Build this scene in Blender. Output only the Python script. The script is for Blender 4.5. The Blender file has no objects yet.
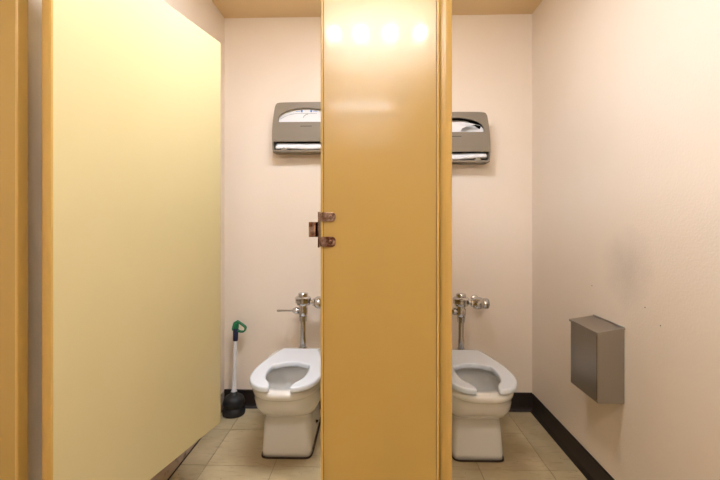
import bpy, bmesh, math, random
from mathutils import Vector, Matrix
random.seed(7)
R = math.radians
scene = bpy.context.scene
C = scene.collection

# ------------------------------------------------------------------ camera
CAM_H = 1.085
cam = bpy.data.cameras.new('camera')
cam.sensor_width = 36.0
cam.lens = 36.0 * 395.0 / 720.0
cam.shift_y = -18.0 / 720.0
cam.clip_start = 0.02
camo = bpy.data.objects.new('camera', cam)
camo.location = (0, 0, CAM_H)
camo.rotation_euler = (R(90), 0, R(1.5))
C.objects.link(camo)
scene.camera = camo

# ------------------------------------------------------------------ world, exposure
w = bpy.data.worlds.new('world')
scene.world = w
w.use_nodes = True
w.node_tree.nodes['Background'].inputs[0].default_value = (1.0, 0.95, 0.9, 1)
w.node_tree.nodes['Background'].inputs[1].default_value = 0.0
vs = scene.view_settings
vs.view_transform = 'Standard'
vs.look = 'None'
vs.gamma = 1.0
vs.use_curve_mapping = False
vs.exposure = 0.0
BULB = 135.0          # vanity globes behind the camera
PANEL = 43.0          # flush ceiling diffuser

# room dimensions (m)
XL, XR, YB, ZC = -0.855, 0.929, 2.295, 2.28
XROOM, YF = -1.5, -0.55
YP = 0.894           # front plane of the stall fronts


# ------------------------------------------------------------------ material helpers
def mat(name, col, rough=0.5, metal=0.0, coat=0.0, coat_rough=0.1, ior=1.5, emit=None, estr=0.0):
    m = bpy.data.materials.new(name)
    m.use_nodes = True
    b = m.node_tree.nodes['Principled BSDF']
    b.inputs['Base Color'].default_value = (*col, 1)
    b.inputs['Roughness'].default_value = rough
    b.inputs['Metallic'].default_value = metal
    b.inputs['Coat Weight'].default_value = coat
    b.inputs['Coat Roughness'].default_value = coat_rough
    b.inputs['IOR'].default_value = ior
    if emit:
        b.inputs['Emission Color'].default_value = (*emit, 1)
        b.inputs['Emission Strength'].default_value = estr
    return m


def N(m, t, **kw):
    n = m.node_tree.nodes.new(t)
    for k, v in kw.items():
        if k in n.inputs:
            n.inputs[k].default_value = v
        else:
            setattr(n, k, v)
    return n


def L(m, a, b):
    m.node_tree.links.new(a, b)


def bsdf(m):
    return m.node_tree.nodes['Principled BSDF']


def noise(m, scale, detail=3.0, rough=0.5, coord='Object'):
    tc = N(m, 'ShaderNodeTexCoord')
    n = N(m, 'ShaderNodeTexNoise')
    n.inputs['Scale'].default_value = scale
    n.inputs['Detail'].default_value = detail
    n.inputs['Roughness'].default_value = rough
    L(m, tc.outputs[coord], n.inputs['Vector'])
    return n


def ramp(m, fac, stops):
    r = N(m, 'ShaderNodeValToRGB')
    e = r.color_ramp.elements
    while len(e) < len(stops):
        e.new(0.5)
    for el, (p, c) in zip(e, stops):
        el.position = p
        el.color = (*c, 1)
    L(m, fac, r.inputs['Fac'])
    return r


def bump(m, height, strength, dist):
    b = N(m, 'ShaderNodeBump')
    b.inputs['Strength'].default_value = strength
    b.inputs['Distance'].default_value = dist
    L(m, height, b.inputs['Height'])
    L(m, b.outputs['Normal'], bsdf(m).inputs['Normal'])


def mix(m, fac, a, b, blend='MIX'):
    x = N(m, 'ShaderNodeMix', data_type='RGBA', blend_type=blend)
    if isinstance(fac, float):
        x.inputs[0].default_value = fac
    else:
        L(m, fac, x.inputs[0])
    for i, v in ((6, a), (7, b)):
        if isinstance(v, tuple):
            x.inputs[i].default_value = (*v, 1)
        else:
            L(m, v, x.inputs[i])
    return x.outputs[2]


# walls: cream paint with orange-peel relief and faint smudges
def wall_mat(name, smudge=None):
    m = mat(name, (0.80, 0.66, 0.55), rough=0.42)
    n1 = noise(m, 2.2, 4.0)
    base = ramp(m, n1.outputs['Fac'], [(0.3, (0.845, 0.73, 0.61)), (0.75, (0.87, 0.765, 0.655))]).outputs['Color']
    if smudge:
        geo = N(m, 'ShaderNodeNewGeometry')
        vd = N(m, 'ShaderNodeVectorMath', operation='DISTANCE')
        nz = noise(m, 9.0, 4.0)
        add = N(m, 'ShaderNodeVectorMath', operation='MULTIPLY_ADD')
        L(m, nz.outputs['Color'], add.inputs[0])
        add.inputs[1].default_value = (0.12, 0.12, 0.12)
        L(m, geo.outputs['Position'], add.inputs[2])
        L(m, add.outputs[0], vd.inputs[0])
        vd.inputs[1].default_value = tuple(c + 0.06 for c in smudge)
        f = ramp(m, vd.outputs['Value'], [(0.02, (0.45, 0.45, 0.45)), (0.16, (0, 0, 0))]).outputs['Color']
        base = mix(m, f, base, (0.50, 0.43, 0.38))
    L(m, base, bsdf(m).inputs['Base Color'])
    n2 = noise(m, 130.0, 2.0)
    bump(m, n2.outputs['Fac'], 0.4, 0.002)
    return m


M = {}
M['wall'] = wall_mat('wall_paint')
M['wall_r'] = wall_mat('wall_paint_smudged', (0.929, 1.46, 0.92))
M['ceil'] = mat('ceiling_paint', (0.82, 0.62, 0.36), 0.7)
M['base'] = mat('vinyl_baseboard', (0.018, 0.010, 0.007), 0.5)
nb = noise(M['base'], 14.0, 4.0)
L(M['base'], ramp(M['base'], nb.outputs['Fac'], [(0.35, (0.014, 0.008, 0.006)), (0.8, (0.022, 0.012, 0.008))]).outputs['Color'], bsdf(M['base']).inputs['Base Color'])
M['base_l'] = mat('scuffed_baseboard', (0.5, 0.4, 0.33), 0.6)
nb2 = noise(M['base_l'], 22.0, 5.0)
L(M['base_l'], ramp(M['base_l'], nb2.outputs['Fac'], [(0.30, (0.20, 0.12, 0.09)), (0.42, (0.50, 0.39, 0.31)), (0.8, (0.58, 0.46, 0.38))]).outputs['Color'], bsdf(M['base_l']).inputs['Base Color'])
M['grout'] = mat('floor_joint', (0.22, 0.165, 0.10), 0.8)


def tile_mat():
    m = mat('vinyl_tile', (0.52, 0.42, 0.28), 0.38)
    geo = N(m, 'ShaderNodeNewGeometry')
    n1 = N(m, 'ShaderNodeTexNoise')
    n1.inputs['Scale'].default_value = 7.0
    n1.inputs['Detail'].default_value = 6.0
    L(m, geo.outputs['Position'], n1.inputs['Vector'])
    mp = N(m, 'ShaderNodeMapping')
    mp.inputs['Scale'].default_value = (14, 60, 1)
    mp.inputs['Rotation'].default_value = (0, 0, 0.5)
    L(m, geo.outputs['Position'], mp.inputs['Vector'])
    n2 = N(m, 'ShaderNodeTexNoise')
    n2.inputs['Scale'].default_value = 1.0
    n2.inputs['Detail'].default_value = 3.0
    L(m, mp.outputs['Vector'], n2.inputs['Vector'])
    c = ramp(m, n1.outputs['Fac'], [(0.3, (0.47, 0.385, 0.225)), (0.7, (0.62, 0.535, 0.35))]).outputs['Color']
    streak = ramp(m, n2.outputs['Fac'], [(0.56, (0, 0, 0)), (0.76, (0.55, 0.55, 0.55))]).outputs['Color']
    c = mix(m, streak, c, (0.30, 0.22, 0.13))
    oi = N(m, 'ShaderNodeObjectInfo')
    tint = ramp(m, oi.outputs['Random'], [(0.0, (0.90, 0.88, 0.86)), (1.0, (1.04, 1.02, 1.0))]).outputs['Color']
    c = mix(m, 1.0, c, tint, 'MULTIPLY')
    vor = N(m, 'ShaderNodeTexVoronoi')
    vor.inputs['Scale'].default_value = 24.0
    L(m, geo.outputs['Position'], vor.inputs['Vector'])
    spk = ramp(m, vor.outputs['Distance'], [(0.045, (0.7, 0.7, 0.7)), (0.08, (0, 0, 0))]).outputs['Color']
    c = mix(m, spk, c, (0.16, 0.11, 0.07))
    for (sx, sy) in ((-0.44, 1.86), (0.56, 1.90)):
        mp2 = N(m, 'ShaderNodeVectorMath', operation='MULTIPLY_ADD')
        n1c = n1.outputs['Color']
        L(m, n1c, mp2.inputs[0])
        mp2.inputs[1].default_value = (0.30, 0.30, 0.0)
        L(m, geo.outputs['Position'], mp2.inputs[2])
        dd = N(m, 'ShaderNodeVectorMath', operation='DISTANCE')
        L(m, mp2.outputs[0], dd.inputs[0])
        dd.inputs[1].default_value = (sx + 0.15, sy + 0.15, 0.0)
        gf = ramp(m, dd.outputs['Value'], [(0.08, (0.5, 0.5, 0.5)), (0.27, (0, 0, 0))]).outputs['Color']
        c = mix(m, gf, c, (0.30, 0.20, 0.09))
    L(m, c, bsdf(m).inputs['Base Color'])
    rr = ramp(m, n1.outputs['Fac'], [(0.3, (0.3, 0.3, 0.3)), (0.8, (0.55, 0.55, 0.55))])
    L(m, rr.outputs['Color'], bsdf(m).inputs['Roughness'])
    return m


M['tile'] = tile_mat()


def enamel(name, c1, c2, rough=0.3, coat=0.0):
    m = mat(name, c1, rough, coat=coat, coat_rough=0.07)
    n = noise(m, 3.0, 3.0)
    L(m, ramp(m, n.outputs['Fac'], [(0.35, c1), (0.7, c2)]).outputs['Color'], bsdf(m).inputs['Base Color'])
    n2 = noise(m, 220.0, 2.0)
    bump(m, n2.outputs['Fac'], 0.05, 0.001)
    return m


M['gold'] = enamel('golden_enamel', (0.455, 0.300, 0.076), (0.47, 0.312, 0.081), 0.27, 0.16)
bsdf(M['gold']).inputs['Specular IOR Level'].default_value = 0.75
M['trim'] = enamel('golden_edge_moulding', (0.55, 0.36, 0.10), (0.57, 0.38, 0.11), 0.28)
M['door'] = enamel('pale_yellow_enamel', (0.625, 0.54, 0.295), (0.645, 0.555, 0.31), 0.30)
M['groove'] = mat('dark_groove', (0.12, 0.07, 0.02), 0.6)
M['china'] = mat('vitreous_china', (0.80, 0.78, 0.745), 0.10, coat=0.4, coat_rough=0.04)
M['seat'] = mat('white_seat_plastic', (0.80, 0.85, 0.93), 0.22)
M['water'] = mat('bowl_water', (0.85, 0.9, 0.92), 0.02, ior=1.33)
bsdf(M['water']).inputs['Transmission Weight'].default_value = 0.8
M['caulk'] = mat('dirty_caulk', (0.045, 0.025, 0.015), 0.8)
M['chrome'] = mat('chrome', (0.58, 0.57, 0.56), 0.12, 1.0)
nc = noise(M['chrome'], 30.0, 3.0)
L(M['chrome'], ramp(M['chrome'], nc.outputs['Fac'], [(0.3, (0.09, 0.09, 0.09)), (0.8, (0.26, 0.26, 0.26))]).outputs['Color'], bsdf(M['chrome']).inputs['Roughness'])
M['tarnish'] = mat('tarnished_chrome', (0.36, 0.21, 0.15), 0.22, 1.0)
nt = noise(M['tarnish'], 60.0, 3.0)
L(M['tarnish'], ramp(M['tarnish'], nt.outputs['Fac'], [(0.40, (0.13, 0.05, 0.03)), (0.66, (0.50, 0.36, 0.30))]).outputs['Color'], bsdf(M['tarnish']).inputs['Base Color'])
M['dark'] = mat('dark_plastic', (0.012, 0.011, 0.010), 0.5)
M['grey'] = mat('taupe_grey_plastic', (0.235, 0.195, 0.145), 0.42)
M['paper'] = mat('white_tissue_paper', (0.84, 0.83, 0.84), 0.9)
M['blue'] = mat('blue_print', (0.05, 0.25, 0.65), 0.7)
M['inkgrey'] = mat('grey_print', (0.25, 0.25, 0.28), 0.8)


def steel():
    m = mat('brushed_steel', (0.37, 0.355, 0.335), 0.36, 1.0)
    tc = N(m, 'ShaderNodeTexCoord')
    mp = N(m, 'ShaderNodeMapping')
    mp.inputs['Scale'].default_value = (600, 600, 4)
    L(m, tc.outputs['Object'], mp.inputs['Vector'])
    n = N(m, 'ShaderNodeTexNoise')
    n.inputs['Scale'].default_value = 1.0
    L(m, mp.outputs['Vector'], n.inputs['Vector'])
    L(m, ramp(m, n.outputs['Fac'], [(0.3, (0.29, 0.29, 0.29)), (0.7, (0.33, 0.33, 0.33))]).outputs['Color'], bsdf(m).inputs['Roughness'])
    return m


M['steel'] = steel()
M['rubber'] = mat('black_rubber', (0.010, 0.010, 0.011), 0.55)
M['shaft'] = mat('white_plastic_shaft', (0.78, 0.78, 0.80), 0.35)
M['navy'] = mat('navy_grip', (0.018, 0.022, 0.07), 0.45)
M['green'] = mat('green_plastic', (0.005, 0.16, 0.06), 0.4)
M['mirror'] = mat('mirror_silver', (0.9, 0.9, 0.9), 0.02, 1.0)
M['bulb'] = mat('lit_globe', (1, 1, 1), 0.5, emit=(0.98, 0.97, 0.98), estr=BULB)
M['panel'] = mat('lit_diffuser', (1, 1, 1), 0.5, emit=(0.90, 0.955, 1.06), estr=PANEL)
M['white'] = mat('white_metal', (0.8, 0.78, 0.75), 0.4)


# ------------------------------------------------------------------ mesh helpers
def link(name, me, m, parent=None, smooth=False, bevel=0.0, seg=2):
    if m:
        me.materials.append(m)
    if smooth:
        for p in me.polygons:
            p.use_smooth = True
    o = bpy.data.objects.new(name, me)
    C.objects.link(o)
    if parent:
        o.parent = parent
    if bevel:
        b = o.modifiers.new('bevel', 'BEVEL')
        b.width = bevel
        b.segments = seg
        b.limit_method = 'ANGLE'
    return o


def bm_obj(name, bm, m, parent=None, smooth=False, bevel=0.0, seg=2):
    bmesh.ops.recalc_face_normals(bm, faces=bm.faces)
    me = bpy.data.meshes.new(name)
    bm.to_mesh(me)
    bm.free()
    return link(name, me, m, parent, smooth, bevel, seg)


def box_bm(bm, x0, x1, y0, y1, z0, z1):
    vs_ = [bm.verts.new(p) for p in ((x0, y0, z0), (x1, y0, z0), (x1, y1, z0), (x0, y1, z0),
                                     (x0, y0, z1), (x1, y0, z1), (x1, y1, z1), (x0, y1, z1))]
    for f in ((0, 1, 2, 3), (4, 5, 6, 7), (0, 1, 5, 4), (1, 2, 6, 5), (2, 3, 7, 6), (3, 0, 4, 7)):
        bm.faces.new([vs_[i] for i in f])
    return vs_


def box(name, m, x0, x1, y0, y1, z0, z1, parent=None, bevel=0.0, seg=2):
    bm = bmesh.new()
    box_bm(bm, x0, x1, y0, y1, z0, z1)
    return bm_obj(name, bm, m, parent, bevel=bevel, seg=seg)


def loft(name, rings, m, parent=None, cap0=True, cap1=True, smooth=True):
    bm = bmesh.new()
    rv = [[bm.verts.new(p) for p in r] for r in rings]
    n = len(rings[0])
    for a, b in zip(rv, rv[1:]):
        for i in range(n):
            bm.faces.new((a[i], a[(i + 1) % n], b[(i + 1) % n], b[i]))
    if cap0:
        bm.faces.new(rv[0])
    if cap1:
        bm.faces.new(rv[-1])
    return bm_obj(name, bm, m, parent, smooth)


def lathe(name, prof, m, parent=None, org=(0, 0, 0), axis=(0, 0, 1), n=28, smooth=True, sharp=True):
    """prof: list of (r, h) along axis from org."""
    ax = Vector(axis).normalized()
    q = Vector((0, 0, 1)).rotation_difference(ax)
    o = Vector(org)
    rings = []
    for r, h in prof:
        rings.append([o + q @ Vector((r * math.cos(2 * math.pi * i / n), r * math.sin(2 * math.pi * i / n), h)) for i in range(n)])
    ob = loft(name, rings, m, parent, True, True, smooth)
    if sharp:
        ob.modifiers.new('edges', 'EDGE_SPLIT').split_angle = R(38)
    return ob


def tube_rings(pts, r, n=14):
    pts = [Vector(p) for p in pts]
    rings = []
    up = None
    for i, p in enumerate(pts):
        t = (pts[min(i + 1, len(pts) - 1)] - pts[max(i - 1, 0)]).normalized()
        if up is None:
            up = t.orthogonal().normalized()
        up = (up - t * up.dot(t)).normalized()
        s = t.cross(up)
        rr = r[i] if isinstance(r, (list, tuple)) else r
        rings.append([p + (up * math.cos(2 * math.pi * k / n) + s * math.sin(2 * math.pi * k / n)) * rr for k in range(n)])
    return rings


def tube(name, pts, r, m, parent=None, n=14):
    return loft(name, tube_rings(pts, r, n), m, parent)


def catmull(pts, sub=5, closed=True):
    out = []
    n = len(pts)
    for i in range(n if closed else n - 1):
        g = lambda k: Vector(pts[k % n]) if closed else Vector(pts[max(0, min(n - 1, k))])
        p0, p1, p2, p3 = g(i - 1), g(i), g(i + 1), g(i + 2)
        for s in range(sub):
            t = s / sub
            out.append(0.5 * ((2 * p1) + (-p0 + p2) * t + (2 * p0 - 5 * p1 + 4 * p2 - p3) * t * t + (-p0 + 3 * p1 - 3 * p2 + p3) * t ** 3))
    if not closed:
        out.append(Vector(pts[-1]))
    return [tuple(p) for p in out]


def plate_mesh(loops, half, bevel=0.0, bres=2):
    """2D loops (outer first, holes after), extruded +-half along local z, rounded edges."""
    cu = bpy.data.curves.new('outline', 'CURVE')
    cu.dimensions = '2D'
    cu.fill_mode = 'BOTH'
    cu.extrude = half - bevel
    cu.bevel_depth = bevel
    cu.bevel_resolution = bres
    cu.offset = -bevel
    for lp in loops:
        s = cu.splines.new('POLY')
        s.points.add(len(lp) - 1)
        for p, q in zip(s.points, lp):
            p.co = (q[0], q[1], 0, 1)
        s.use_cyclic_u = True
    o = bpy.data.objects.new('outline', cu)
    C.objects.link(o)
    dg = bpy.context.evaluated_depsgraph_get()
    me = bpy.data.meshes.new_from_object(o.evaluated_get(dg))
    bpy.data.objects.remove(o)
    bpy.data.curves.remove(cu)
    return me


def plate(name, loops, half, m, parent=None, bevel=0.0, mtx=None, smooth=False):
    me = plate_mesh(loops, half, bevel)
    if mtx:
        me.transform(mtx)
    me.materials.clear()
    o = link(name, me, m, parent, smooth)
    if smooth:
        o.modifiers.new('edges', 'EDGE_SPLIT').split_angle = R(40)
    return o


def rrect(x0, x1, y0, y1, r, k=5):
    out = []
    for cx, cy, a in ((x1 - r, y1 - r, 0), (x0 + r, y1 - r, 90), (x0 + r, y0 + r, 180), (x1 - r, y0 + r, 270)):
        for i in range(k + 1):
            t = R(a + 90 * i / k)
            out.append((cx + r * math.cos(t), cy + r * math.sin(t)))
    return out


def tag(o, label, cat, group=None):
    o['label'] = label
    o['category'] = cat
    if group:
        o['group'] = group
    return o


def thing(name, label, cat, loc=(0, 0, 0), rz=0.0, group=None):
    o = bpy.data.objects.new(name, None)
    o.empty_display_size = 0.1
    C.objects.link(o)
    o.location = loc
    o.rotation_euler = (0, 0, rz)
    return tag(o, label, cat, group)


def structure(o, label=None, cat=None):
    o['kind'] = 'structure'
    if label:
        o['label'] = label
    if cat:
        o['category'] = cat
    return o


def copy_tree(o, parent=None):
    c = o.copy()
    C.objects.link(c)
    c.parent = parent
    for ch in list(o.children):
        copy_tree(ch, c)
    return c


# ------------------------------------------------------------------ the room
floor = structure(box('floor', M['grout'], XROOM, XR, YF, YB, -0.05, -0.003), 'beige square vinyl tile floor with dark joints', 'floor')
T = 0.303
GX, GY = 0.783, 2.048
full_me = None
tx = []
x = GX + T
while x > XROOM:
    tx.append((max(x - T, XROOM), min(x, XR)))
    x -= T
ty = []
y = GY + T
while y > YF:
    ty.append((max(y - T, YF), min(y, YB)))
    y -= T
GAP = 0.0011
for (x0, x1) in tx:
    for (y0, y1) in ty:
        isfull = abs(x1 - x0 - T) < 1e-4 and abs(y1 - y0 - T) < 1e-4
        hx, hy = (x1 - x0) / 2 - GAP, (y1 - y0) / 2 - GAP
        if hx < 0.004 or hy < 0.004:
            continue
        if isfull and full_me:
            o = bpy.data.objects.new('floor_tile', full_me)
            C.objects.link(o)
            o.parent = floor
        else:
            bm = bmesh.new()
            v = box_bm(bm, -hx, hx, -hy, hy, -0.003, 0.0)
            for q in v[4:]:
                q.co.x *= (hx - 0.0006) / hx
                q.co.y *= (hy - 0.0006) / hy
            o = bm_obj('floor_tile', bm, M['tile'], floor)
            if isfull:
                full_me = o.data
        o.location = ((x0 + x1) / 2, (y0 + y1) / 2, random.uniform(-0.0004, 0.0))

structure(box('ceiling', M['ceil'], XROOM - 0.1, XR + 0.1, YF - 0.1, YB + 0.1, ZC, ZC + 0.08), 'flat tan painted ceiling', 'ceiling')
structure(box('wall_back', M['wall'], XROOM - 0.1, XR + 0.1, YB, YB + 0.1, -0.05, ZC), 'cream painted wall behind the toilets', 'wall')
wr = structure(box('wall_right', M['wall_r'], XR, XR + 0.1, YF, YB, -0.05, ZC), 'cream painted right wall with steel disposal box', 'wall')
structure(box('wall_left', M['wall'], XL - 0.11, XL, YP + 0.03, YB, -0.05, ZC), 'cream painted wall behind the open yellow door', 'wall')
structure(box('wall_front', M['wall'], XROOM - 0.1, XR + 0.1, YF - 0.1, YF, -0.05, ZC), 'cream painted wall behind the camera', 'wall')
structure(box('wall_far_left', M['wall'], XROOM - 0.1, XROOM, YF, YB, -0.05, ZC), 'cream painted wall left of the room', 'wall')


def screw_hole(y, z):
    return lathe('screw_hole', [(0.0004, 0), (0.0022, 0.0002), (0.0018, 0.0008), (0.0008, 0.0008)], M['dark'], wr, (XR, y, z), (-1, 0, 0), 10)


for (yy, zz) in ((1.681, 0.818), (1.361, 0.796), (1.290, 0.753)):
    screw_hole(yy, zz)


def baseboard(name, pts_axis, a, b, label, m='base'):
    """cove baseboard profile swept along one wall"""
    prof = [(0.0, 0.0), (0.016, 0.0), (0.015, 0.004), (0.009, 0.012), (0.006, 0.022), (0.006, 0.100), (0.004, 0.105), (0.0, 0.105)]
    bm = bmesh.new()
    ends = []
    for t in (a, b):
        ends.append([bm.verts.new(pts_axis(t, d, z)) for d, z in prof])
    k = len(prof)
    for i in range(k):
        bm.faces.new((ends[0][i], ends[0][(i + 1) % k], ends[1][(i + 1) % k], ends[1][i]))
    bm.faces.new(ends[0])
    bm.faces.new(ends[1])
    return structure(bm_obj(name, bm, M[m], None), label, 'baseboard')


baseboard('baseboard_back', lambda t, d, z: (t, YB - d, z), XL + 0.0005, XR - 0.0005, 'dark brown vinyl baseboard along the back wall')
baseboard('baseboard_right', lambda t, d, z: (XR - d, t, z), YF, YB - 0.0165, 'dark brown vinyl baseboard along the right wall')
structure(box('baseboard_left', M['base_l'], XL, XL + 0.004, YP + 0.03, YB - 0.0165, 0.0, 0.10), 'scuffed pinkish painted baseboard under the open yellow door', 'baseboard')


structure(box('trim_1', M['caulk'], XL + 0.004, XL + 0.0075, YP + 0.035, YB - 0.02, 0.0, 0.004), 'dark dirty caulk line at the foot of the left wall', 'trim')


# ------------------------------------------------------------------ stall fronts
def panel_body(name, m, x0, x1, y0, y1, z0, z1, parent):
    return box(name, m, x0, x1, y0, y1, z0, z1, parent, bevel=0.002)


def edge_moulding(x, y0, y1, z0, z1, side, parent, wdt=0.0036, bulge=0.003, ex=0.45):
    """rounded lock-seam edge strip wrapping a panel's vertical edge; side = direction it faces along x"""
    a, b = y0 - 0.0022, y1 + 0.0022
    k = 8
    sec = []
    xi = x - side * wdt
    for i in range(k + 1):
        t = math.pi * i / k
        yy = (a + b) / 2 - (b - a) / 2 * math.cos(t)
        xx = x + side * bulge * (abs(math.sin(t)) ** ex)
        sec.append((xx, yy))
    sec = [(xi, a)] + sec + [(xi, b)]
    rings = [[(p[0], p[1], z) for p in sec] for z in (z0, z1)]
    o = loft('edge_moulding', rings, M['trim'], parent, smooth=False)
    bm = bmesh.new()
    xa = xi - side * 0.0014
    box_bm(bm, min(xa, xi), max(xa, xi), y0 - 0.0004, y0 + 0.001, z0, z1)
    bm_obj('seam', bm, M['groove'], o)
    return o


TH = 0.026
# central pilaster
pil = thing('stall_pilaster', 'glossy golden yellow pilaster between the two toilet stalls', 'pilaster', (0.02, YP, 0))
px0, px1 = -0.1135 - 0.02, 0.156 - 0.02
panel_body('panel', M['gold'], px0 + 0.003, px1 - 0.003, 0, TH, 0.07, 2.10, pil)
edge_moulding(px0 + 0.003, 0, TH, 0.07, 2.10, -1, pil)
edge_moulding(px1 - 0.003, 0, TH, 0.07, 2.10, 1, pil)
box('floor_shoe', M['chrome'], px0 - 0.006, px1 + 0.006, -0.006, TH + 0.006, 0.0, 0.085, pil, bevel=0.002)
# latch keeper on the pilaster's edge: two tabs on the front and a rounded stop reaching into the opening
kx = px0 + 0.001
kp = plate('strike_keeper', [rrect(-0.002, 0.034, -0.0105, 0.0105, 0.0085)], 0.0016, M['tarnish'], pil, 0.0007,
           Matrix.Translation((kx, -0.0042, 1.0965)) @ Matrix.Rotation(R(90), 4, 'X'))
kp['label'] = 'tarnished chrome latch keeper tab'
k2 = plate('tab', [rrect(-0.002, 0.034, -0.0115, 0.0115, 0.0085)], 0.0016, M['tarnish'], kp, 0.0007,
           Matrix.Translation((kx, -0.0042, 1.0405)) @ Matrix.Rotation(R(90), 4, 'X'))
# wrap plate along the edge and the curved bumper
box('edge_plate', M['tarnish'], kx - 0.006, kx - 0.0035, -0.006, TH + 0.004, 1.027, 1.108, kp, bevel=0.0006)
sec = []
for i in range(13):
    t = i / 12
    ang = R(-100 + 230 * t)
    sec.append((kx - 0.0165 - 0.0115 * math.sin(ang + R(18)), 0.008 - 0.0125 * math.cos(ang)))
inner = [(kx - 0.0165 + (p[0] - kx + 0.0165) * 0.84, 0.008 + (p[1] - 0.008) * 0.84) for p in reversed(sec)]
loft('bumper', [[(p[0], p[1], z) for p in sec + inner] for z in (1.051, 1.085)], M['tarnish'], kp, smooth=False)
for zz in (1.0965, 1.0405):
    lathe('screw', [(0.0005, 0.0026), (0.003, 0.0025), (0.0052, 0.0012), (0.0058, 0)], M['tarnish'], kp, (kx + 0.0225, -0.0058, zz), (0, -1, 0), 14)

# left pilaster (reaches out of frame to the far wall)
pl2 = thing('stall_pilaster', 'golden orange panel at the left edge beside the open door', 'pilaster', (-1.15, YP, 0))
lx0, lx1 = XROOM + 1.15, -0.8145 + 1.15
panel_body('panel', M['gold'], lx0, lx1 - 0.003, 0, TH, 0.07, 2.10, pl2)
edge_moulding(lx1 - 0.003, 0, TH, 0.07, 2.10, 1, pl2)
box('floor_shoe', M['chrome'], lx0, lx1 + 0.006, -0.006, TH + 0.0035, 0.0, 0.085, pl2, bevel=0.002)


# stall doors: local x runs from hinge to free edge, face at local y = 0 looks along -y
def stall_door(label, loc, rz, hinge_pts):
    d = thing('stall_door', label, 'door', loc, rz, 'stall doors')
    z0, z1, wd = 0.30, 1.787, 0.66
    panel_body('panel', M['door'], 0.004, wd - 0.002, 0, TH, z0, z1, d)
    edge_moulding(0.004, 0, TH, z0, z1, -1, d, 0.0008, 0.0065, 0.8)
    # free edge: plain thin rolled strip
    box('edge_strip', M['door'], wd - 0.002, wd, 0.002, TH - 0.002, z0, z1, d, bevel=0.0008)
    for zz in (0.42, 1.67):
        h = lathe('hinge', [(0.002, -0.036), (0.0065, -0.035), (0.0065, 0.035), (0.002, 0.036)], M['tarnish'], d,
                  (hinge_pts[0], hinge_pts[1], zz), (0, 0, 1), 16)
        box('hinge_leaf', M['tarnish'], min(hinge_pts[0], 0.03), 0.05, TH + 0.0005, TH + 0.003, zz - 0.03, zz + 0.03, h, bevel=0.0006)
    lt = box('latch', M['tarnish'], wd - 0.075, wd - 0.006, TH, TH + 0.016, 1.04, 1.10, d, bevel=0.004)
    lathe('knob', [(0.0095, 0), (0.0095, 0.010), (0.014, 0.013), (0.0135, 0.021), (0.004, 0.022)], M['tarnish'], lt, (wd - 0.045, TH + 0.016, 1.07), (0, 1, 0), 18)
    return d


# left door opens into its stall; visible face looks right, towards the camera
ang = math.atan2(0.9723, 0.2338)
stall_door('pale yellow stall door standing wide open on the left', (-0.7400, 0.8945, 0), ang, (-0.008, TH + 0.004))
stall_door('open stall door seen edge-on as a golden strip right of the pilaster', (0.1925, 0.944, 0), R(90), (-0.004, TH + 0.006))

# divider between the stalls (behind the pilaster)
dv = thing('stall_divider', 'golden yellow divider panel between the two toilets, behind the pilaster', 'partition', (0.055, 1.6, 0))
box('panel', M['gold'], -0.013, 0.013, YP + TH + 0.002 - 1.6, YB - 0.004 - 1.6, 0.30, 1.787, dv, bevel=0.002)
for zz in (0.45, 1.62):
    box('bracket', M['tarnish'], -0.022, 0.022, YB - 0.04 - 1.6, YB - 1.6, zz - 0.03, zz + 0.03, dv, bevel=0.002)


# ------------------------------------------------------------------ toilet
def sring(z, vf, vb, hw, n=2.3, nb=None, k=56, cx=0.0):
    """superellipse ring in (x, v), front at vf (negative), back at vb; nb = exponent of the back half"""
    pts = []
    vm = vf + (vb - vf) * 0.52
    for i in range(k):
        t = 2 * math.pi * i / k
        c, s = math.cos(t), math.sin(t)
        e = n if s < 0 else (nb or n)
        xx = hw * math.copysign(abs(c) ** (2 / e), c)
        ll = (vm - vf) if s < 0 else (vb - vm)
        yy = vm + ll * math.copysign(abs(s) ** (2 / e), s)
        pts.append((cx + xx, yy, z))
    return pts


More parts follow.
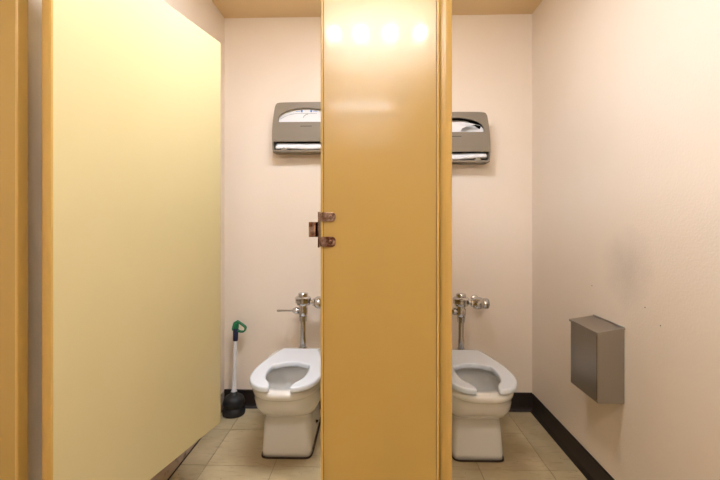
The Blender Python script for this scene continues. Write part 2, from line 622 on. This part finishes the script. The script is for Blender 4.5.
def make_toilet(label, x, bdx):
    t = thing('toilet', label, 'toilet', (x, YB, 0), 0, 'toilets')
    rings = [
        sring(0.004, -0.492, -0.10, 0.117, 10, 9),
        sring(0.030, -0.494, -0.10, 0.117, 10, 9),
        sring(0.130, -0.490, -0.095, 0.111, 9, 8),
        sring(0.180, -0.488, -0.09, 0.108, 9, 7),
        sring(0.196, -0.492, -0.085, 0.109, 8, 6),
        sring(0.208, -0.512, -0.080, 0.115, 6.5, 5),
        sring(0.222, -0.546, -0.075, 0.127, 5, 4.5),
        sring(0.245, -0.592, -0.072, 0.142, 3.9, 4),
        sring(0.276, -0.628, -0.070, 0.153, 3.2, 4),
        sring(0.310, -0.648, -0.070, 0.159, 2.9, 4),
        sring(0.334, -0.655, -0.070, 0.160, 2.8, 4),
        sring(0.340, -0.664, -0.070, 0.164, 2.7, 4),
        sring(0.345, -0.673, -0.070, 0.167, 2.6, 4),
        sring(0.364, -0.677, -0.070, 0.167, 2.6, 4),
        sring(0.373, -0.673, -0.072, 0.164, 2.6, 4),
        sring(0.377, -0.664, -0.080, 0.157, 2.6, 4),
        sring(0.377, -0.632, -0.32, 0.122, 2.2),
        sring(0.370, -0.624, -0.33, 0.112, 2.2),
        sring(0.345, -0.632, -0.33, 0.116, 2.2),
        sring(0.335, -0.634, -0.325, 0.122, 2.2),
        sring(0.300, -0.605, -0.33, 0.112, 2.3),
        sring(0.272, -0.548, -0.335, 0.098, 2.3),
        sring(0.245, -0.492, -0.338, 0.082, 2.3),
        sring(0.200, -0.462, -0.345, 0.064, 2.2),
        sring(0.140, -0.440, -0.355, 0.045, 2.2),
    ]
    def lean(rs):
        return [[(p[0] + bdx * max(0.0, min(1.0, (0.22 - p[2]) / 0.05)), p[1], p[2]) for p in r] for r in rs]
    rings = lean(rings[:16]) + rings[16:]
    loft('bowl', rings, M['china'], t)
    loft('water', [sring(0.222, -0.476, -0.340, 0.0725, 2.25), sring(0.224, -0.477, -0.340, 0.073, 2.25)], M['water'], t, smooth=False)
    # dirty joint at the floor
    loft('caulk_line', lean([sring(0.0, -0.498, -0.096, 0.122, 9, 9), sring(0.006, -0.497, -0.097, 0.121, 9, 9), sring(0.0075, -0.488, -0.104, 0.112, 9, 9)]), M['caulk'], t, smooth=False)
    for s in (-1, 1):
        lathe('floor_bolt', [(0.010, 0), (0.010, 0.004), (0.006, 0.007), (0.006, 0.014), (0.002, 0.016)], M['caulk'], t, (s * 0.110 + bdx, -0.30, 0.075), (s, 0, 0.15), 12)
    # open-front seat
    outer = [(0.056, -0.694), (0.095, -0.683), (0.132, -0.652), (0.157, -0.603), (0.168, -0.545), (0.168, -0.485), (0.160, -0.415), (0.145, -0.335),
             (0.124, -0.255), (0.108, -0.200), (0.090, -0.178), (0.050, -0.175), (0.0, -0.175)]
    innr = [(0.0, -0.368), (0.034, -0.373), (0.062, -0.393), (0.079, -0.435), (0.085, -0.49), (0.083, -0.545), (0.072, -0.600), (0.056, -0.638), (0.046, -0.668), (0.046, -0.687)]
    outer = [(p[0] * 0.945, p[1] + 0.015 * (p[1] < -0.4)) for p in outer]
    innr = [(p[0] * (1.08 if p[1] > -0.61 else 1.0), p[1] + (0.015 if p[1] < -0.4 else -0.016)) for p in innr]
    half = outer[:]
    full = half + [(-p[0], p[1]) for p in reversed(half[:-1])]
    full += [(-p[0], p[1]) for p in reversed(innr)]
    full += innr[1:]
    lp = [p[:2] for p in catmull([(p[0], p[1], 0) for p in full], 4)]
    plate('seat', [lp], 0.0125, M['seat'], t, 0.007, Matrix.Translation((0, 0, 0.3925)), smooth=True)
    for s in (-1, 1):
        h = lathe('seat_hinge', [(0.009, -0.03), (0.010, -0.028), (0.010, 0.028), (0.009, 0.03)], M['seat'], t, (s * 0.066, -0.166, 0.390), (1, 0, 0), 14)
        lathe('hinge_post', [(0.009, 0), (0.009, 0.013)], M['seat'], h, (s * 0.066, -0.166, 0.375), (0, 0, 1), 12)
    for (sx, sv) in ((-0.122, -0.585), (0.122, -0.585), (-0.09, -0.29), (0.09, -0.29)):
        box('seat_bumper', M['seat'], sx - 0.012, sx + 0.012, sv - 0.008, sv + 0.008, 0.3765, 0.381, t, bevel=0.001)
    return t


toi = make_toilet('white open-front toilet beside the plunger', -0.377, -0.012)
make_toilet('white open-front toilet in the stall with the steel box', 0.480, 0.014)


# ------------------------------------------------------------------ flush valve
def make_valve(label, x):
    v = thing('flush_valve', label, 'flush valve', (x, YB, 0.3775), 0, 'flush valves')
    z0 = 0.385
    vv = -0.125
    lathe('spud_flange', [(0.030, 0.0), (0.030, 0.006), (0.024, 0.012), (0.022, 0.018), (0.016, 0.020)], M['chrome'], v, (0, vv, 0.0), n=28)
    lathe('flush_tube', [(0.0165, 0.018), (0.0165, 0.06), (0.0145, 0.075), (0.0145, 0.178)], M['chrome'], v, (0, vv, 0.0))
    lathe('coupling_nut', [(0.015, 0.160), (0.0205, 0.162), (0.0205, 0.176), (0.023, 0.178), (0.023, 0.190), (0.018, 0.192)], M['chrome'], v, (0, vv, 0), n=8, smooth=False, sharp=False)
    body = lathe('valve_body', [(0.018, 0.188), (0.0225, 0.194), (0.026, 0.204), (0.026, 0.232), (0.023, 0.238), (0.0235, 0.248), (0.033, 0.250), (0.036, 0.258), (0.0425, 0.264), (0.0425, 0.280)],
                 M['chrome'], v, (0, vv, 0))
    lathe('cap', [(0.040, 0.280), (0.0445, 0.282), (0.0445, 0.290), (0.036, 0.297), (0.027, 0.299), (0.027, 0.312), (0.024, 0.316), (0.004, 0.317)], M['chrome'], body, (0, vv, 0))
    # handle, to the left
    hz = 0.219
    nut = lathe('handle_nut', [(0.012, 0.018), (0.013, 0.026), (0.0185, 0.028), (0.0195, 0.034), (0.0195, 0.042), (0.016, 0.046), (0.012, 0.056), (0.008, 0.058)], M['chrome'], v, (0, vv, hz), (-1, 0, 0))
    lathe('handle', [(0.0055, 0.052), (0.0052, 0.085), (0.0058, 0.120), (0.0066, 0.138), (0.006, 0.143), (0.003, 0.1455)], M['chrome'], v, (0, vv, hz), (-1, 0, -0.01), n=18)
    # control stop, to the right
    sz = 0.268
    lathe('tail_pipe', [(0.020, 0.024), (0.020, 0.036), (0.0125, 0.040), (0.0125, 0.060)], M['chrome'], v, (0, vv, sz), (1, 0, 0))
    st = lathe('control_stop', [(0.014, 0.052), (0.020, 0.054), (0.021, 0.062), (0.027, 0.067), (0.033, 0.078), (0.034, 0.098), (0.030, 0.112), (0.026, 0.118), (0.028, 0.121), (0.029, 0.140), (0.026, 0.147), (0.020, 0.149)],
               M['chrome'], v, (0, vv, sz), (1, 0, -0.04))
    lathe('stop_screw', [(0.017, 0.1488), (0.016, 0.1512), (0.006, 0.1516)], M['dark'], st, (0, vv, sz), (1, 0, -0.04))
    lathe('stop_bonnet', [(0.023, 0.018), (0.023, 0.040), (0.018, 0.044), (0.006, 0.046)], M['chrome'], st, (0.088, vv, sz - 0.004), (0.12, -1, 0.1), 8, False, False)
    lathe('supply_pipe', [(0.015, 0.02), (0.015, 0.1249)], M['chrome'], v, (0.106, vv, sz - 0.004), (0, 1, 0))
    lathe('wall_flange', [(0.024, 0.0), (0.024, 0.003), (0.021, 0.010), (0.0155, 0.013)], M['chrome'], v, (0.106, -0.0005, sz - 0.004), (0, -1, 0))
    return v


fv = make_valve('chrome flush valve with lever above the toilet beside the plunger', -0.371)
fv2 = copy_tree(fv)
fv2.location.x = 0.495
fv2['label'] = 'chrome flush valve above the toilet beside the dark baseboard corner'


# ------------------------------------------------------------------ seat cover dispensers
def make_dispenser(label, x, z, used):
    d = thing('seat_cover_dispenser', label, 'dispenser', (x, YB, z), 0, 'seat cover dispensers')
    W, Hh = 0.193, 0.1395      # half width, half height
    out = [p[:2] for p in catmull([(q[0], q[1], 0) for q in (
        [(W - 0.004, -Hh + 0.012), (W, -0.06), (W - 0.003, 0.02), (W - 0.014, 0.10), (W - 0.022, Hh - 0.012), (W - 0.040, Hh - 0.001), (0.08, Hh + 0.002),
         (-0.08, Hh + 0.002), (-W + 0.040, Hh - 0.001), (-W + 0.022, Hh - 0.012), (-W + 0.014, 0.10), (-W + 0.003, 0.02), (-W, -0.06), (-W + 0.004, -Hh + 0.012), (-W + 0.016, -Hh),
         (-0.08, -Hh), (0.08, -Hh), (W - 0.016, -Hh)])], 4)]
    inn = [(p[0] * 0.965, p[1] * 0.955) for p in out]
    # viewing window: flat bottom, arched top
    win = [(-0.150, 0.030), (-0.157, 0.034)]
    for i in range(17):
        t = math.pi * (1 - i / 16)
        win.append((0.155 * math.cos(t), 0.040 + 0.068 * math.sin(t) ** 0.85))
    win += [(0.157, 0.034), (0.150, 0.030)]
    slot = rrect(-W + 0.008, W - 0.008, -Hh + 0.012, -0.080, 0.010, 4)
    toY = Matrix.Rotation(R(90), 4, 'X')
    plate('cover', [out, win, slot], 0.004, M['grey'], d, 0.0018, Matrix.Translation((0, -0.081, 0)) @ toY, smooth=True)
    plate('shell', [out, inn], 0.0385, M['grey'], d, 0.0, Matrix.Translation((0, -0.0385, 0)) @ toY)
    plate('back_panel', [inn], 0.0015, M['dark'], d, 0.0, Matrix.Translation((0, -0.003, 0)) @ toY)
    # embossed mark on the cover
    box('embossed_line', M['dark'], -0.032, 0.032, -0.0862, -0.0848, 0.004, 0.0068, d)
    box('bottom_lip', M['grey'], -W + 0.012, W - 0.012, -0.086, -0.06, -Hh + 0.0005, -Hh + 0.012, d, bevel=0.003)
    # paper pack seen in the window
    bm = bmesh.new()
    cols = []
    nx = 33
    for i in range(nx):
        xx = -0.17 + 0.34 * i / (nx - 1)
        if used:
            u = xx / 0.17
            top = 0.108 - 0.030 * max(0.0, u) ** 2 - 0.075 * max(0, u - 0.45)
        else:
            top = 0.118 - 0.01 * abs(xx)
        yf = 0.028 if used else 0.0
        cols.append([bm.verts.new((xx, -0.068 + yf, -0.02)), bm.verts.new((xx, -0.069 + yf, top - 0.012)), bm.verts.new((xx, -0.062 + yf, top)), bm.verts.new((xx, -0.02, top - 0.004)), bm.verts.new((xx, -0.02, -0.02))])
    for a, b in zip(cols, cols[1:]):
        for k in range(5):
            bm.faces.new((a[k], b[k], b[(k + 1) % 5], a[(k + 1) % 5]))
    bm.faces.new(cols[0])
    bm.faces.new(cols[-1])
    pk = bm_obj('paper_pack', bm, M['paper'], d, smooth=True)
    pk.modifiers.new('edges', 'EDGE_SPLIT').split_angle = R(40)
    if not used:
        for xx in (-0.027, 0.027):
            box('blue_print', M['blue'], xx - 0.005, xx + 0.005, -0.0702, -0.0688, 0.088, 0.100, pk)
        for s in (-1, 1):
            box('blue_line', M['blue'], min(s * 0.036, s * 0.062), max(s * 0.036, s * 0.062), -0.0700, -0.0688, 0.092, 0.0945, pk)
        tube('fold_mark', [(-0.020, -0.070, 0.056), (-0.014, -0.070, 0.066), (-0.004, -0.070, 0.074), (0.010, -0.070, 0.078)], 0.0014, M['inkgrey'], pk, 6)
        tube('fold_line', [(-0.15, -0.070, 0.050), (-0.10, -0.070, 0.074), (-0.05, -0.070, 0.082), (0.0, -0.070, 0.080), (0.06, -0.070, 0.082)], 0.0008, M['inkgrey'], pk, 6)
    else:
        # a torn sheet: curved lens-shaped edge of the cut-out
        ring = []
        for i in range(24):
            t = 2 * math.pi * i / 24
            ring.append((0.088 + 0.055 * math.cos(t), 0.050 + 0.020 * math.sin(t) + 0.010 * math.cos(t)))
        sheet_out = [(-0.165, 0.0), (0.165, 0.0), (0.165, 0.040), (0.14, 0.066), (0.10, 0.078), (0.05, 0.088), (-0.165, 0.092)]
        plate('loose_sheet', [sheet_out, ring], 0.0006, M['paper'], pk, 0.0, Matrix.Translation((0, -0.0715, 0)) @ toY)
    # sheets in the lower slot
    bm = bmesh.new()
    tilt = 0.018 if used else 0.0
    pts = []
    for i in range(21):
        u = i / 20
        xx = -0.172 + 0.344 * u
        dz = tilt * (u - 0.5) + 0.002 * math.sin(9 * u)
        pts.append([bm.verts.new((xx, -0.082, -0.122 + dz)), bm.verts.new((xx, -0.086, -0.117 + dz)), bm.verts.new((xx, -0.083, -0.107 + dz)), bm.verts.new((xx, -0.055, -0.084 + dz * 0.3)), bm.verts.new((xx, -0.02, -0.078)), bm.verts.new((xx, -0.02, -0.122))])
    for a, b in zip(pts, pts[1:]):
        for k in range(6):
            bm.faces.new((a[k], b[k], b[(k + 1) % 6], a[(k + 1) % 6]))
    bm.faces.new(pts[0])
    bm.faces.new(pts[-1])
    bm_obj('paper_sheet', bm, M['paper'], d, smooth=True)
    for s in (-1, 1):
        lathe('paper_stop', [(0.016, 0), (0.016, 0.006), (0.013, 0.008), (0.004, 0.0085)], M['grey'], d, (s * 0.125, -0.0785, -0.128), (0, -1, 0), 20)
    return d


make_dispenser('taupe grey seat cover dispenser with full paper pack above the plunger stall', -0.361, 1.618, False)
make_dispenser('taupe grey seat cover dispenser with half used paper above the right toilet', 0.474, 1.556, True)

# ------------------------------------------------------------------ steel disposal box
nb_ = thing('sanitary_disposal_box', 'small brushed steel disposal box mounted on the right wall', 'disposal box', (XR, 1.565, 0.42))
D, Wb = 0.098, 0.098


def wedge(name, m, parent, x0, x1, y0, y1, zb, zt0, zt1, bevel=0.0):
    """box with a top sloping from zt0 at x0 to zt1 at x1"""
    bm = bmesh.new()
    v = box_bm(bm, x0, x1, y0, y1, zb, 1.0)
    for q in v[4:]:
        q.co.z = zt0 if abs(q.co.x - x0) < 1e-6 else zt1
    return bm_obj(name, bm, m, parent, bevel=bevel)


wedge('body', M['steel'], nb_, -D, -0.0005, -Wb, Wb, 0.0, 0.258, 0.272, 0.0025)
bm = bmesh.new()
v = box_bm(bm, -D - 0.005, -0.0005, -Wb - 0.004, Wb + 0.004, 0, 1)
for q in v:
    top = q.co.z > 0.5
    outer_ = q.co.x < -0.05
    q.co.z = (0.2615 if outer_ else 0.278) if top else (0.253 if outer_ else 0.2725)
lidob = bm_obj('lid', bm, M['steel'], nb_, bevel=0.0015)
tube('hinge_pin', [(-0.004, -Wb, 0.279), (-0.004, Wb, 0.279)], 0.003, M['steel'], lidob, 10)
box('front_seam', M['groove'], -D - 0.0006, -D + 0.0004, -Wb + 0.006, -Wb + 0.0075, 0.01, 0.245, nb_)

# ------------------------------------------------------------------ plunger
pg = thing('plunger', 'black rubber plunger with white shaft and green hanger beside the left toilet', 'plunger', (-0.771, 2.214, 0))
cup = lathe('cup', [(0.053, 0.0), (0.061, 0.004), (0.063, 0.016), (0.062, 0.030), (0.055, 0.040), (0.052, 0.045), (0.052, 0.050), (0.059, 0.056), (0.061, 0.068), (0.057, 0.086), (0.048, 0.100), (0.030, 0.110), (0.020, 0.114), (0.020, 0.128), (0.008, 0.129)],
            M['rubber'], pg, (0, 0, 0), n=36, sharp=False)
ltop = Vector((0.013, 0.012, 0.0))
base_ = Vector((0, 0, 0.118))
tip = Vector((0.006, 0.015, 0.505))
dirp = (tip - base_).normalized()
lathe('shaft', [(0.0165, 0.0), (0.0165, 0.012), (0.0125, 0.020), (0.0110, 0.10), (0.0105, 0.30)], M['shaft'], pg, base_, dirp)
lathe('grip', [(0.0115, 0.292), (0.0135, 0.296), (0.0150, 0.34), (0.0145, 0.372), (0.010, 0.376)], M['navy'], pg, base_, dirp)
hd = lathe('hanger_cap', [(0.0150, 0.362), (0.0165, 0.366), (0.0170, 0.388), (0.012, 0.398), (0.004, 0.400)], M['green'], pg, base_, dirp, n=20)
c0 = base_ + dirp * 0.374
loop = [(-0.016, 0, -0.022), (-0.012, 0, 0.004), (0.004, 0, 0.028), (0.026, -0.004, 0.020), (0.052, -0.006, 0.002), (0.058, -0.006, -0.008), (0.050, -0.006, -0.026), (0.026, -0.004, -0.028), (0.010, 0, -0.022)]
rings = []
lpts = catmull([tuple(c0 + Vector(p)) for p in loop], 5, closed=False)
for i, p in enumerate(lpts):
    a_ = Vector(lpts[max(i - 1, 0)])
    b_ = Vector(lpts[min(i + 1, len(lpts) - 1)])
    t_ = (b_ - a_).normalized()
    nrm = Vector((0, 1, 0))
    s_ = t_.cross(nrm).normalized()
    p = Vector(p)
    rings.append([p + nrm * 0.010 + s_ * 0.004, p - nrm * 0.010 + s_ * 0.004, p - nrm * 0.010 - s_ * 0.004, p + nrm * 0.010 - s_ * 0.004])
loft('hanger_loop', rings, M['green'], hd, smooth=False)

# ------------------------------------------------------------------ vanity lamp and mirror on the wall behind the camera
vl = thing('vanity_lamp', 'four globe vanity light bar on the wall behind the camera', 'lamp', (0.034, YF, 2.16))
box('back_plate', M['chrome'], -0.33, 0.33, 0.0, 0.03, -0.05, 0.05, vl, bevel=0.004)
for bx_ in (-0.243, -0.088, 0.079, 0.251):
    lathe('socket', [(0.026, 0.0), (0.026, 0.018), (0.018, 0.022)], M['white'], vl, (bx_, 0.03, 0.0), (0, 1, 0), 20)
    prof = []
    for i in range(17):
        t = math.pi * i / 16
        prof.append((max(0.001, 0.040 * math.sin(t)), 0.09 - 0.040 * math.cos(t)))
    lathe('globe', prof, M['bulb'], vl, (bx_, 0.0, 0.0), (0, 1, 0), 24, sharp=False)
mr = thing('wall_mirror', 'framed mirror under the vanity lamp behind the camera', 'mirror', (0.034, YF, 1.0))
box('frame', M['chrome'], -0.47, 0.47, 0.0, 0.008, 0.05, 0.98, mr, bevel=0.002)
box('glass', M['mirror'], -0.455, 0.455, 0.008, 0.010, 0.065, 0.965, mr)

# flush ceiling diffuser over the stall fronts
cl = thing('ceiling_lamp', 'flush rectangular ceiling lamp above the stalls', 'lamp', (-0.10, 1.15, ZC))
box('frame', M['white'], -0.33, 0.33, -0.18, 0.18, -0.012, 0.0, cl, bevel=0.003)
box('diffuser', M['panel'], -0.30, 0.30, -0.15, 0.15, -0.016, -0.0125, cl)
